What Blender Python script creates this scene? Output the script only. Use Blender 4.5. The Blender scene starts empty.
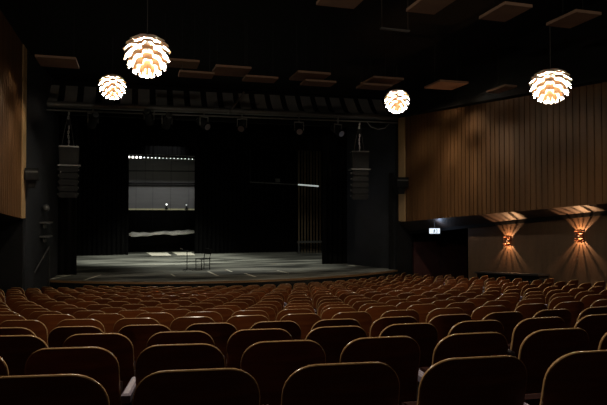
import bpy, math, random
from mathutils import Vector, Matrix
random.seed(7)
S = bpy.context.scene
COL = S.collection
PI = math.pi

# ------------------------------------------------------------------ camera model
F = 585.0
YAW = math.atan(0.29)
HOR = 215.0
PITCH = math.atan((HOR - 202.5) / F)
CZ = 3.20
CAM = Vector((0.0, 0.0, CZ))
fwd = Vector((math.sin(YAW) * math.cos(PITCH), math.cos(YAW) * math.cos(PITCH), math.sin(PITCH)))
rgt = Vector((math.cos(YAW), -math.sin(YAW), 0.0))
upv = rgt.cross(fwd)

def ray(x, y):
    return fwd * F + rgt * (x - 303.5) - upv * (y - 202.5)

def at(x, y, X=None, Y=None, Z=None):
    d = ray(x, y)
    if X is not None: t = X / d.x
    elif Y is not None: t = Y / d.y
    else: t = (Z - CZ) / d.z
    return CAM + d * t

def proj(p):
    v = Vector(p) - CAM
    d = v.dot(fwd)
    if d <= 0.05: return None
    return (303.5 + F * v.dot(rgt) / d, 202.5 - F * v.dot(upv) / d, d)

cd = bpy.data.cameras.new('camera')
cam = bpy.data.objects.new('camera', cd)
COL.objects.link(cam)
cd.sensor_width = 36.0
cd.lens = F / 607.0 * 36.0
cd.clip_start = 0.05
cd.clip_end = 200
cam.location = CAM
cam.rotation_euler = (PI / 2 + PITCH, 0, -YAW)
S.camera = cam

# ------------------------------------------------------------------ materials
def mat(name, col, rough=0.6, metal=0.0, spec=0.5, emit=None, estr=0.0, trans=0.0):
    m = bpy.data.materials.new(name)
    m.use_nodes = True
    b = m.node_tree.nodes['Principled BSDF']
    b.inputs['Base Color'].default_value = (*col, 1)
    b.inputs['Roughness'].default_value = rough
    b.inputs['Metallic'].default_value = metal
    b.inputs['Specular IOR Level'].default_value = spec
    if emit:
        b.inputs['Emission Color'].default_value = (*emit, 1)
        b.inputs['Emission Strength'].default_value = estr
    return m

def noisy(name, c1, c2, scale=(4, 4, 4), rough=(0.5, 0.7), detail=5, spec=0.5, metal=0.0, bump=0.0, lo=0.35, hi=0.65, objrand=0.0):
    m = mat(name, c1, rough[0], metal, spec)
    nt = m.node_tree; N = nt.nodes; L = nt.links
    b = N['Principled BSDF']
    tc = N.new('ShaderNodeTexCoord'); mp = N.new('ShaderNodeMapping')
    mp.inputs['Scale'].default_value = scale
    L.new(tc.outputs['Object'], mp.inputs['Vector'])
    nz = N.new('ShaderNodeTexNoise'); nz.inputs['Scale'].default_value = 1.0; nz.inputs['Detail'].default_value = detail
    L.new(mp.outputs['Vector'], nz.inputs['Vector'])
    r = N.new('ShaderNodeValToRGB')
    r.color_ramp.elements[0].position = lo; r.color_ramp.elements[0].color = (*c1, 1)
    r.color_ramp.elements[1].position = hi; r.color_ramp.elements[1].color = (*c2, 1)
    L.new(nz.outputs['Fac'], r.inputs['Fac'])
    out = r.outputs['Color']
    if objrand:
        oi = N.new('ShaderNodeObjectInfo')
        mr = N.new('ShaderNodeMapRange'); mr.inputs['To Min'].default_value = 1 - objrand; mr.inputs['To Max'].default_value = 1 + objrand
        L.new(oi.outputs['Random'], mr.inputs['Value'])
        hs = N.new('ShaderNodeHueSaturation')
        L.new(mr.outputs['Result'], hs.inputs['Value'])
        L.new(out, hs.inputs['Color']); out = hs.outputs['Color']
    L.new(out, b.inputs['Base Color'])
    rr = N.new('ShaderNodeMapRange'); rr.inputs['To Min'].default_value = rough[0]; rr.inputs['To Max'].default_value = rough[1]
    L.new(nz.outputs['Fac'], rr.inputs['Value']); L.new(rr.outputs['Result'], b.inputs['Roughness'])
    if bump:
        bp = N.new('ShaderNodeBump'); bp.inputs['Strength'].default_value = bump
        L.new(nz.outputs['Fac'], bp.inputs['Height']); L.new(bp.outputs['Normal'], b.inputs['Normal'])
    return m

def boards(name, c1, c2, width):
    """vertical wooden boards: tone by board (object Y), grain along Z"""
    m = mat(name, c1, 0.65, 0.0, 0.15)
    nt = m.node_tree; N = nt.nodes; L = nt.links; b = N['Principled BSDF']
    tc = N.new('ShaderNodeTexCoord'); sp = N.new('ShaderNodeSeparateXYZ')
    L.new(tc.outputs['Object'], sp.inputs['Vector'])
    dv = N.new('ShaderNodeMath'); dv.operation = 'DIVIDE'; dv.inputs[1].default_value = width
    fl = N.new('ShaderNodeMath'); fl.operation = 'FLOOR'
    L.new(sp.outputs['Y'], dv.inputs[0]); L.new(dv.outputs[0], fl.inputs[0])
    wn = N.new('ShaderNodeTexWhiteNoise'); wn.noise_dimensions = '1D'
    L.new(fl.outputs[0], wn.inputs['W'])
    mp = N.new('ShaderNodeMapping'); mp.inputs['Scale'].default_value = (14, 22, 0.9)
    L.new(tc.outputs['Object'], mp.inputs['Vector'])
    nz = N.new('ShaderNodeTexNoise'); nz.inputs['Scale'].default_value = 1.0; nz.inputs['Detail'].default_value = 6
    L.new(mp.outputs['Vector'], nz.inputs['Vector'])
    mx = N.new('ShaderNodeMath'); mx.operation = 'MULTIPLY_ADD'; mx.inputs[1].default_value = 0.55
    L.new(wn.outputs['Value'], mx.inputs[0])
    m2 = N.new('ShaderNodeMath'); m2.operation = 'MULTIPLY'; m2.inputs[1].default_value = 0.5
    L.new(nz.outputs['Fac'], m2.inputs[0]); L.new(m2.outputs[0], mx.inputs[2])
    r = N.new('ShaderNodeValToRGB')
    r.color_ramp.elements[0].position = 0.1; r.color_ramp.elements[0].color = (*c1, 1)
    r.color_ramp.elements[1].position = 0.9; r.color_ramp.elements[1].color = (*c2, 1)
    L.new(mx.outputs[0], r.inputs['Fac']); L.new(r.outputs['Color'], b.inputs['Base Color'])
    return m

M = {}
M['seat_back'] = noisy('stained veneer', (0.15, 0.036, 0.009), (0.22, 0.060, 0.014), (3, 3, 22), (0.45, 0.6), objrand=0.3, spec=0.35)
M['seat_edge'] = noisy('light plywood edge', (0.32, 0.19, 0.085), (0.42, 0.25, 0.115), (30, 30, 30), (0.2, 0.3), spec=0.7)
M['fabric'] = noisy('dark red upholstery', (0.022, 0.006, 0.005), (0.032, 0.008, 0.007), (60, 60, 60), (0.85, 0.95), spec=0.2)
M['arm'] = mat('mauve grey armrest', (0.17, 0.14, 0.19), 0.55)
M['iron'] = mat('black steel', (0.006, 0.006, 0.007), 0.6, 0, 0.3)
M['floor'] = noisy('dark carpet', (0.010, 0.007, 0.007), (0.018, 0.012, 0.011), (40, 40, 40), (0.9, 1.0), spec=0.1)
M['black'] = noisy('matt black paint', (0.0025, 0.0025, 0.003), (0.0045, 0.0045, 0.005), (3, 3, 3), (0.75, 0.9), spec=0.15)
M['drape'] = noisy('black stage cloth', (0.003, 0.003, 0.003), (0.005, 0.005, 0.005), (8, 8, 1), (0.95, 1.0), spec=0.0)
M['panel'] = noisy('charcoal painted panel', (0.014, 0.0155, 0.019), (0.019, 0.021, 0.026), (1.2, 1.2, 1.2), (0.75, 0.9), spec=0.12)
M['wood'] = boards('vertical wood boards', (0.052, 0.0235, 0.008), (0.088, 0.041, 0.0145), 0.24)
M['woodend'] = noisy('pale wood edge', (0.30, 0.19, 0.09), (0.36, 0.23, 0.11), (20, 20, 1), (0.5, 0.6))
M['lowwall'] = noisy('brown lower wall', (0.040, 0.022, 0.012), (0.053, 0.030, 0.016), (5, 5, 1), (0.7, 0.8), spec=0.2)
M['soffit'] = noisy('plaster soffit', (0.03, 0.019, 0.014), (0.038, 0.024, 0.018), (3, 3, 3), (0.6, 0.7))
M['door'] = noisy('dark red door', (0.03, 0.006, 0.006), (0.04, 0.008, 0.007), (3, 3, 3), (0.5, 0.7))
M['slab'] = noisy('brown acoustic slab', (0.20, 0.125, 0.09), (0.24, 0.15, 0.105), (2, 2, 2), (0.8, 0.9), spec=0.1)
M['stage'] = noisy('patchy grey stage boards', (0.016, 0.017, 0.015), (0.30, 0.305, 0.27), (0.35, 1.0, 1), (0.38, 0.6), detail=7, spec=0.4, lo=0.36, hi=0.68)  # patches of glossy reflection are put into the colour as noise
M['stagelip'] = mat('oiled timber edge', (0.16, 0.085, 0.035), 0.5)
M['tape'] = mat('cream floor tape', (0.82, 0.79, 0.68), 0.6)
M['cyc'] = noisy('grey cloth screen', (0.20, 0.20, 0.20), (0.222, 0.222, 0.22), (1.0, 1, 5), (0.9, 1), spec=0.1)
M['cloth'] = noisy('white cloth', (0.72, 0.72, 0.72), (0.86, 0.86, 0.86), (3, 3, 9), (0.9, 1), spec=0.1)
M['hem'] = mat('pale yellow hem', (0.85, 0.82, 0.5), 0.7)
M['gmetal'] = mat('grey steel tube', (0.085, 0.085, 0.083), 0.45, 0.3)
M['cove'] = noisy('grey cove board', (0.15, 0.153, 0.158), (0.18, 0.183, 0.188), (2, 2, 2), (0.7, 0.8), spec=0.2)
M['chrome'] = mat('bare steel', (0.55, 0.55, 0.56), 0.3, 1.0)
M['spk'] = noisy('speaker grille', (0.008, 0.008, 0.009), (0.015, 0.015, 0.015), (60, 60, 60), (0.7, 0.9), spec=0.12)
M['leaf_in'] = mat('white leaf inside', (0.9, 0.86, 0.8), 0.5)
M['leaf_out'] = mat('warm leaf outside', (0.82, 0.43, 0.20), 0.4, 0.0)
M['bulb'] = mat('lit bulb', (1, 1, 1), 0.4, emit=(1.0, 0.97, 0.9), estr=4)
M['led'] = mat('lit strip lamp', (1, 1, 1), 0.4, emit=(0.95, 1.0, 0.95), estr=2.2)
M['dimglow'] = mat('dim glow', (1, 1, 1), 0.4, emit=(0.9, 1.0, 0.95), estr=0.35)
M['signlit'] = mat('lit sign face', (.1, .1, .1), 0.4, emit=(0.80, 0.88, 1.0), estr=1.1)
M['signink'] = mat('sign pictogram', (0.02, 0.10, 0.06), 0.6)
M['copper'] = mat('copper louvre', (0.09, 0.035, 0.016), 0.5, 0.3)
M['cord'] = mat('black cord', (0.02, 0.02, 0.02), 0.7)

# ------------------------------------------------------------------ mesh builder
class MB:
    def __init__(s):
        s.v = []; s.f = []; s.m = []
    def add(s, vs, fs, mi=0):
        o = len(s.v)
        s.v += [tuple(v) for v in vs]
        s.f += [tuple(i + o for i in f) for f in fs]
        s.m += [mi] * len(fs)
    def box(s, a, b, mi=0, T=None):
        x0, y0, z0 = a; x1, y1, z1 = b
        vs = [Vector(p) for p in ((x0,y0,z0),(x1,y0,z0),(x1,y1,z0),(x0,y1,z0),(x0,y0,z1),(x1,y0,z1),(x1,y1,z1),(x0,y1,z1))]
        if T is not None: vs = [T @ v for v in vs]
        s.add(vs, [(0,3,2,1),(4,5,6,7),(0,1,5,4),(1,2,6,5),(2,3,7,6),(3,0,4,7)], mi)
    def tube(s, p, q, r, n=10, mi=0, r2=None, caps=True):
        p = Vector(p); q = Vector(q); d = (q - p).normalized()
        a = d.orthogonal().normalized(); b = d.cross(a)
        r2 = r if r2 is None else r2
        vs = []
        for c, rr in ((p, r), (q, r2)):
            for i in range(n):
                t = 2 * PI * i / n
                vs.append(c + (a * math.cos(t) + b * math.sin(t)) * rr)
        fs = [(i, (i + 1) % n, n + (i + 1) % n, n + i) for i in range(n)]
        if caps: fs += [tuple(range(n - 1, -1, -1)), tuple(range(n, 2 * n))]
        s.add(vs, fs, mi)
    def path(s, pts, r, n=8, mi=0):
        for i in range(len(pts) - 1): s.tube(pts[i], pts[i + 1], r, n, mi)
    def lathe(s, prof, c=(0, 0, 0), n=24, mi=0):
        vs = []; fs = []
        for (r, z) in prof:
            for i in range(n):
                t = 2 * PI * i / n
                vs.append((c[0] + r * math.cos(t), c[1] + r * math.sin(t), c[2] + z))
        for k in range(len(prof) - 1):
            for i in range(n):
                fs.append((k*n+i, k*n+(i+1)%n, (k+1)*n+(i+1)%n, (k+1)*n+i))
        fs.append(tuple(range(n - 1, -1, -1))); fs.append(tuple(range((len(prof)-1)*n, len(prof)*n)))
        s.add(vs, fs, mi)
    def sphere(s, c, r, n=10, k=6, mi=0):
        prof = [(max(1e-4, r * math.sin(PI * i / k)), -r * math.cos(PI * i / k)) for i in range(k + 1)]
        s.lathe(prof, c, n, mi)
    def prism(s, poly, y0, y1, mi=0, T=None):
        """polygon in XZ extruded along Y"""
        n = len(poly)
        vs = [Vector((x, y0, z)) for x, z in poly] + [Vector((x, y1, z)) for x, z in poly]
        if T is not None: vs = [T @ v for v in vs]
        s.add(vs, [tuple(range(n)), tuple(range(2*n-1, n-1, -1))] + [(i, n+i, n+(i+1)%n, (i+1)%n) for i in range(n)], mi)
    def mesh(s, name, mats, smooth=False):
        me = bpy.data.meshes.new(name)
        me.from_pydata(s.v, [], s.f)
        for m in mats: me.materials.append(m)
        me.polygons.foreach_set('material_index', s.m)
        me.update()
        if smooth:
            me.polygons.foreach_set('use_smooth', [True] * len(s.f))
            me.set_sharp_from_angle(angle=math.radians(40))
        return me
    def build(s, name, mats, parent=None, smooth=False, loc=None):
        if not isinstance(mats, (list, tuple)): mats = [mats]
        o = bpy.data.objects.new(name, s.mesh(name, mats, smooth))
        COL.objects.link(o)
        if parent: o.parent = parent
        if loc is not None: o.location = loc
        return o

def tag(o, label, cat, group=None, kind=None):
    o['label'] = label; o['category'] = cat
    if group: o['group'] = group
    if kind: o['kind'] = kind
    return o

def struct(o, label, cat):
    return tag(o, label, cat, kind='structure')

def thing(name, label, cat, loc=(0, 0, 0), rz=0.0, group=None):
    o = bpy.data.objects.new(name, None)
    o.empty_display_size = 0.1
    COL.objects.link(o); o.location = loc; o.rotation_euler = (0, 0, rz)
    return tag(o, label, cat, group)

def copy_tree(o, parent=None):
    c = o.copy(); COL.objects.link(c)
    if parent: c.parent = parent
    for ch in list(o.children): copy_tree(ch, c)
    return c

ORD = ['first','second','third','fourth','fifth','sixth','seventh','eighth','ninth','tenth','eleventh','twelfth','thirteenth','fourteenth',
       'fifteenth','sixteenth','seventeenth','eighteenth','nineteenth','twentieth']
def ordinal(i):
    if i < 20: return ORD[i]
    t = ['twenty', 'thirty', 'forty'][(i + 1) // 10 - 2]; u = (i + 1) % 10
    return (t[:-1] + 'ieth') if u == 0 else t + '-' + ORD[u - 1]

# ------------------------------------------------------------------ hall dimensions
XC, YC = 3.8, 29.5                 # centre of the seat arcs
XL, XR = -3.15, 10.75              # panelled walls
STAGE_Z = CZ - 2.31
R_A = math.hypot(XC - 0.0, YC - 2.15)
PITCH_R = 0.95
NROWS = 19
inc = [.112,.118,.122,.105,.105,.115,.11,.095,.09,.085,.08] + [.087] * 7
ROWTOP = [CZ - .557]
for d in inc: ROWTOP.append(ROWTOP[-1] - d)
SEAT_H = 0.86
ROWF = [z - SEAT_H for z in ROWTOP]

# stepped auditorium floor
mb = MB()
na = 60; a0, a1 = -1.35, 1.35
edges = []
def zrow(k):
    if k < 0: return ROWF[0] + 0.11 * (-k)
    return ROWF[min(k, NROWS - 1)]
rings = []
for k in range(-9, NROWS):
    rk = R_A - PITCH_R * k
    rings.append((rk + 0.50, zrow(k))); rings.append((rk - 0.45, zrow(k)))
rings.append((R_A - PITCH_R * (NROWS-1) - 3.5, zrow(NROWS - 1)))
vs = []; fs = []
for (r, z) in rings:
    for i in range(na + 1):
        a = a0 + (a1 - a0) * i / na
        x = min(max(XC + r * math.sin(a), XL - 1.6), XR + 3.5)
        vs.append((x, YC - r * math.cos(a), z))
for j in range(len(rings) - 1):
    for i in range(na):
        q = j * (na + 1) + i
        fs.append((q, q + 1, q + na + 2, q + na + 1))
mb.add(vs, fs)
struct(mb.build('floor', M['floor']), 'dark stepped carpet floor under the theatre seats', 'floor')

# ------------------------------------------------------------------ seats
W = 0.465
def outline(w, z0, z1, rt, rb, n=7):
    pts = []
    for (cx, cz, r, s) in ((w/2 - rb, z0 + rb, rb, -90), (w/2 - rt, z1 - rt, rt, 0), (-w/2 + rt, z1 - rt, rt, 90), (-w/2 + rb, z0 + rb, rb, 180)):
        for i in range(n + 1):
            a = math.radians(s + 90 * i / n)
            pts.append((cx + r * math.cos(a), cz + r * math.sin(a)))
    return pts

def back_y(x, z):
    """lean of the back (top towards the rear) and its dish"""
    t = (z - 0.30)
    return 0.155 - 0.20 * t - 0.10 * max(0, t) ** 2 + 0.025 * (x / 0.23) ** 2

def shell(w, z0, z1, rt, rb, y_off, th, bev, mi_face, mi_rim, n=7):
    mb = MB()
    o1 = outline(w, z0, z1, rt, rb, n)
    o2 = outline(w - 2*bev, z0 + bev, z1 - bev, max(rt - bev, .004), max(rb - bev, .004), n)
    o3 = outline(w*0.55, z0 + (z1-z0)*0.22, z1 - (z1-z0)*0.22, rt*0.6, rb*0.6, n)
    N = len(o1)
    loops = [(o3, 0.0), (o2, 0.0), (o1, bev), (o1, th - bev), (o2, th), (o3, th)]
    vs = []
    for lp, dy in loops:
        for (x, z) in lp: vs.append((x, y_off + back_y(x, z) + dy, z))
    fs = []; mi = []
    kinds = [mi_face, mi_rim, mi_rim, mi_rim, mi_face]
    for j in range(5):
        for i in range(N):
            fs.append((j*N + i, j*N + (i+1) % N, (j+1)*N + (i+1) % N, (j+1)*N + i)); mi.append(kinds[j])
    fs.append(tuple(range(N-1, -1, -1))); mi.append(mi_face)
    fs.append(tuple(range(5*N, 6*N))); mi.append(mi_face)
    o = len(mb.v); mb.v += vs; mb.f += fs; mb.m += mi
    return mb

def cushion(x0, x1, y0, y1, z0, z1, b, T=None):
    mb = MB()
    def ring(ix, z): return [(x0+ix, y0+ix, z), (x1-ix, y0+ix, z), (x1-ix, y1-ix, z), (x0+ix, y1-ix, z)]
    L = [ring(b, z0), ring(0, z0+b), ring(0, z1-b), ring(b, z1)]
    vs = [Vector(p) for r in L for p in r]
    if T is not None: vs = [T @ v for v in vs]
    fs = [(0,3,2,1), (12,13,14,15)]
    for j in range(3):
        for i in range(4): fs.append((j*4+i, j*4+(i+1)%4, (j+1)*4+(i+1)%4, (j+1)*4+i))
    mb.add(vs, fs)
    return mb

def seat_parts(n):
    back = shell(W, 0.26, SEAT_H, 0.125, 0.05, 0.0, 0.018, 0.004, 0, 1, n)
    pad = shell(W - 0.06, 0.36, SEAT_H - 0.045, 0.10, 0.04, 0.018, 0.05, 0.015, 0, 0, n)
    T = Matrix.Translation((0, 0.30, 0.40)) @ Matrix.Rotation(math.radians(74), 4, 'X')
    seat = cushion(-0.205, 0.205, -0.03, 0.20, -0.02, 0.06, 0.02, T)
    arm = cushion(0.250, 0.298, 0.03, 0.36, 0.56, 0.615, 0.010)
    stand = MB()
    stand.box((0.262, 0.10, 0.03), (0.290, 0.30, 0.565))
    stand.box((0.245, 0.04, 0.0), (0.303, 0.36, 0.03))
    stand.box((-0.24, 0.17, 0.28), (0.262, 0.21, 0.34))
    return back, pad, seat, arm, stand

def make_seat():
    r = thing('theatre_seat', 'seat', 'theatre seat')
    b, p, s, a, st = seat_parts(7)
    b.build('backrest', [M['seat_back'], M['seat_edge']], r, True)
    p.build('back_cushion', M['fabric'], r, True)
    s.build('seat_cushion', M['fabric'], r, True)
    x = a.build('armrest', M['arm'], r, True); x['label'] = 'mauve grey armrest'
    st.build('pedestal', M['iron'], r)
    return r

def small_seat_mesh():
    b, p, s, a, st = seat_parts(4)
    mb = MB()
    for part, remap in ((b, (0, 1)), (p, (2, 2)), (s, (2, 2)), (a, (3,)), (st, (4,))):
        o = len(mb.v); mb.v += part.v
        mb.f += [tuple(i + o for i in f) for f in part.f]; mb.m += [remap[i] for i in part.m]
    return mb
SEATM = [M['seat_back'], M['seat_edge'], M['fabric'], M['arm'], M['iron']]

# seat centres measured in the nearest rows (pixel x of one seat in each row)
PHASE = {0: 197, 1: 180, 2: 180, 3: 211, 4: 193}
SPACE = 0.548
seats = []                          # (row, slot, x, y, z, rot, px, py, depth)
rs = random.Random(3)
for k in range(NROWS):
    R = R_A - PITCH_R * k
    da = SPACE / R
    def pos(a): return (XC + R * math.sin(a), YC - R * math.cos(a))
    if k in PHASE:
        lo, hi = -0.6, 0.6
        for _ in range(50):
            mid = (lo + hi) / 2
            q = proj((*pos(mid), ROWTOP[k]))
            if q is None or q[0] < PHASE[k]: lo = mid
            else: hi = mid
        a_ref = lo
    else:
        a_ref = (0.5 * da if k % 2 else 0.0) + rs.uniform(-.08, .08) * da
    i0 = int((-1.2 - a_ref) / da)
    for i in range(i0, i0 + int(2.4 / da) + 2):
        a = a_ref + i * da
        if abs(a) > 1.15: continue
        x, y = pos(a)
        if x < (XL - 0.75 if y < 18.3 else XL + 0.42) or x > XR - 0.32: continue
        if k > 16 and x < -1.6: continue
        q = proj((x, y, ROWTOP[k] - 0.06))
        if q is None: continue
        m = 0.30 * F / q[2]
        seats.append(dict(row=k, a=a, x=x, y=y, z=ROWF[k], px=q[0], py=q[1], d=q[2], vis=(-0.8*m < q[0] < 607 + 0.8*m and q[1] < 420),
                          near=(-6*m < q[0] < 607 + 6*m)))
vis = sorted([s for s in seats if s['vis']], key=lambda s: s['d'])
print('SEATS visible', len(vis))
chosen = vis[:300]
rest = vis[300:] + [s for s in seats if not s['vis'] and s['near']]
proto = make_seat()
small_me = small_seat_mesh().mesh('theatre_seat', SEATM, True)
first = True
byrow = {}
for s in vis: byrow.setdefault(s['row'], []).append(s)
for k in byrow:
    for i, s in enumerate(sorted(byrow[k], key=lambda s: -s['px'])): s['i'] = i
for s in chosen:
    k = s['row']
    if k < 7:
        if first: o = proto; first = False
        else: o = copy_tree(proto)
    else:
        o = bpy.data.objects.new('theatre_seat', small_me); COL.objects.link(o)
    o.location = (s['x'], s['y'], s['z'])
    o.rotation_euler = (0, 0, s['a'])
    tone = 'dark brown' if k < 4 else ('reddish brown' if k < 9 else 'brown')
    tag(o, '%s theatre seat, %s from the lamp wall in the %s row from viewer' % (tone, ordinal(s['i']), ordinal(k)),
        'theatre seat', 'theatre seats in curved rows')
if rest:
    mb = MB(); src = small_seat_mesh()
    for s in rest:
        T = Matrix.Translation((s['x'], s['y'], s['z'])) @ Matrix.Rotation(s['a'], 4, 'Z')
        o = len(mb.v); mb.v += [tuple(T @ Vector(v)) for v in src.v]
        mb.f += [tuple(i + o for i in f) for f in src.f]; mb.m += src.m
    tag(mb.build('theatre_seating', SEATM, None, True), 'remaining far rows of brown theatre seats next to the stage front', 'theatre seats', kind='stuff')

# ------------------------------------------------------------------ side walls with boards
def lowedge(Y): return CZ - 0.30 + 0.0507 * (22.7 - Y)          # bottom of the boards
def topedge(Y):                                                # lower edge of the added black block
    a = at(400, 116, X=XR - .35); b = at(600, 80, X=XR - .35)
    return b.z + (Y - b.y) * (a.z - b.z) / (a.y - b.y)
def board_wall(name, x, sgn, y0, y1, ztop, label):
    mb = MB()
    w = 0.24; n = int((y1 - y0) / w)
    for i in range(n):
        ya = y0 + i * w; yb = ya + w - 0.03
        z0a, z0b = lowedge(ya), lowedge(yb)
        xf = x; xb = x + sgn * 0.05
        vs = [(xf, ya, z0a), (xf, yb, z0b), (xf, yb, ztop), (xf, ya, ztop), (xb, ya, z0a), (xb, yb, z0b), (xb, yb, ztop), (xb, ya, ztop)]
        mb.add(vs, [(0,1,2,3), (7,6,5,4), (0,4,5,1), (1,5,6,2), (2,6,7,3), (3,7,4,0)], 0)
    # backing
    xb = x + sgn * 0.05; xc = x + sgn * 0.12
    ya, yb = y0, y0 + n * w
    vs = [(xb, ya, lowedge(ya)), (xb, yb, lowedge(yb)), (xb, yb, ztop), (xb, ya, ztop), (xc, ya, lowedge(ya)), (xc, yb, lowedge(yb)), (xc, yb, ztop), (xc, ya, ztop)]
    mb.add(vs, [(0,1,2,3), (7,6,5,4), (0,4,5,1), (1,5,6,2), (2,6,7,3), (3,7,4,0)], 1)
    # end post facing the stage opening
    mb.box((min(x - sgn*0.02, x + sgn*0.2), yb, lowedge(yb)), (max(x - sgn*0.02, x + sgn*0.2), yb + 0.6, ztop), 2)
    return struct(mb.build(name, [M['wood'], M['black'], M['woodend']]), label, 'wall')
ZT = CZ + 5.0
board_wall('wall_right', XR, 1, -2.0, 22.15, ZT, 'brown vertical wood board wall above the wall lamps')
board_wall('wall_left', XL, -1, -2.0, 18.8, ZT, 'brown vertical wood board wall beside the charcoal panel')

def quad_strip(name, a_fn, b_fn, ys, m, label, cat):
    mb = MB()
    vs = []
    for y in ys: vs += [a_fn(y), b_fn(y)]
    fs = [(2*i, 2*i+1, 2*i+3, 2*i+2) for i in range(len(ys) - 1)]
    mb.add(vs, fs)
    return struct(mb.build(name, m), label, cat)
def outedge(Y): return CZ - 0.22 + 0.074 * (15.7 - Y)
XO = 11.25
ys = [-2 + i * 1.0 for i in range(26)]
# slanted soffit, its dark lip and the lower wall
quad_strip('ceiling_soffit', lambda y: (XR + 0.0, y, lowedge(y)), lambda y: (XO, y, outedge(y) + 0.03), ys, M['soffit'], 'slanted plaster soffit catching light above the wall lamps', 'soffit')
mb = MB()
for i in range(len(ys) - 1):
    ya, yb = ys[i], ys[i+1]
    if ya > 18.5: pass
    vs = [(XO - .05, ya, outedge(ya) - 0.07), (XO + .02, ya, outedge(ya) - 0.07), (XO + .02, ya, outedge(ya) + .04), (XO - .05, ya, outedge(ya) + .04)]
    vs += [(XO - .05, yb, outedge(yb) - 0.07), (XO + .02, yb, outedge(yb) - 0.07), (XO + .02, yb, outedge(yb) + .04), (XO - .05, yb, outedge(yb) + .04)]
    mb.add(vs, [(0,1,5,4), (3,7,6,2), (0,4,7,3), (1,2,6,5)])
struct(mb.build('trim_1', M['black']), 'black lip strip between soffit and lower wall', 'trim')
mb = MB()
mb.box((XO, -2, 0 - .5), (XO + 0.12, 18.1, 5.2))
struct(mb.build('wall_lower_right', M['lowwall']), 'plain brown lower wall carrying the two lamps', 'wall')
mb = MB()
mb.box((XO + .12, 18.0, -.5), (XO + 3.2, 18.12, 5)); mb.box((XO + 3.1, 18.0, -.5), (XO + 3.2, 23, 5)); mb.box((XR - .3, 22.9, -.5), (XO + 3.2, 23.0, 5)); mb.box((XO, 18.0, 3.0), (XO + 3.2, 23, 3.1))
struct(mb.build('wall_recess_right', M['black']), 'black walls of the exit passage under the boards', 'wall')
mb = MB()
p = at(413, 240, Y=22.85); q = at(466, 240, Y=22.85)
mb.box((p.x, 22.78, 0.0), (q.x, 22.9, 2.05))
mb.box(((p.x+q.x)/2 - .006, 22.77, 0.0), ((p.x+q.x)/2 + .006, 22.785, 2.05), 1)
d = mb.build('door_1', [M['door'], M['iron']]); struct(d, 'dark red double door below the lit exit sign', 'door')
mb = MB(); mb.tube(((p.x+q.x)/2 - .1, 22.74, 1.0), ((p.x+q.x)/2 - .1, 22.74, 1.25), .012); mb.tube(((p.x+q.x)/2 + .1, 22.74, 1.0), ((p.x+q.x)/2 + .1, 22.74, 1.25), .012)
mb.build('door_handle', M['iron'], d)
# left lower wall
mb = MB()
mb.box((XL - 1.4, -2, -.5), (XL - 1.3, 19.2, 4)); mb.box((XL - 1.4, 19.2, -.5), (XL - .05, 19.3, 4))
struct(mb.build('wall_lower_left', M['black']), 'dark lower wall under the boards on the other side', 'wall')
quad_strip('trim_2', lambda y: (XL, y, lowedge(y)), lambda y: (XL - 1.3, y, lowedge(y) - .35), ys[:22], M['black'], 'dark soffit under the opposite wood boards', 'trim')
# rear wall and ceiling
mb = MB(); mb.box((XL - 1.5, -6.2, -1), (XR + 3.5, -6, 9)); struct(mb.build('wall_rear', M['black']), 'dark rear wall behind the viewer', 'wall')
mb = MB(); mb.box((XL - 1.6, -6.2, CZ + 5.0), (XR + 3.6, 23.0, CZ + 5.15)); struct(mb.build('ceiling', M['black']), 'matt black auditorium ceiling above the hanging slabs', 'ceiling')
# added black block, stands in for the boards darkening towards the ceiling
for nm, x, sgn, y1, lb in (('ceiling_dark_block_right', XR, -1, 22.8, 'added black sloping block darkening the top of the lamp side boards'),):
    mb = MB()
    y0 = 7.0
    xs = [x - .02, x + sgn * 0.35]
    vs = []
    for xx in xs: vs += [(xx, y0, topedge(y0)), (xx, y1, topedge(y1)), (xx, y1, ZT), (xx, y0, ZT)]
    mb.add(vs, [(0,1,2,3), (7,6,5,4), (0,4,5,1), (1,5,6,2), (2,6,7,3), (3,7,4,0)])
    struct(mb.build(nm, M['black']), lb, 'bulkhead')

# ------------------------------------------------------------------ stage
YA = 32.2
A_R = YA - 20.35                    # radius of the apron edge
mb = MB()
n = 40
half = math.asin(min(0.99, 6.85 / A_R))
arc = [(XC + A_R * math.sin(-half + 2*half*i/n), YA - A_R * math.cos(-half + 2*half*i/n)) for i in range(n + 1)]
pts = arc + [(XR + 1, 26), (XR + 1, 41), (XL - 1, 41), (XL - 1, 26)]
N = len(pts)
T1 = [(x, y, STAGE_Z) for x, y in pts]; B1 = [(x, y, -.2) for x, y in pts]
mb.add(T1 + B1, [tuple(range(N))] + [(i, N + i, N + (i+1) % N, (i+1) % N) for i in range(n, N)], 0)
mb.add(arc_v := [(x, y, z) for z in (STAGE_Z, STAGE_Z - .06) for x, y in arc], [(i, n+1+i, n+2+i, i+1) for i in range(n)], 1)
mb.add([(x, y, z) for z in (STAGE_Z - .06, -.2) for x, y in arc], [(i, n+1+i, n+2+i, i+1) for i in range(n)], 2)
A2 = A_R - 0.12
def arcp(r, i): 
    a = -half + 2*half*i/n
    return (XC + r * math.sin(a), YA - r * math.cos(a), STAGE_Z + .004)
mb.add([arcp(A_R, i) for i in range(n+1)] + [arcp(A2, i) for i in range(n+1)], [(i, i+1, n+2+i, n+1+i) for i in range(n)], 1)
struct(mb.build('floor_stage', [M['stage'], M['stagelip'], M['black']]), 'grey stage floor with painted sheen patches and a timber front edge', 'stage floor')

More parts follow.
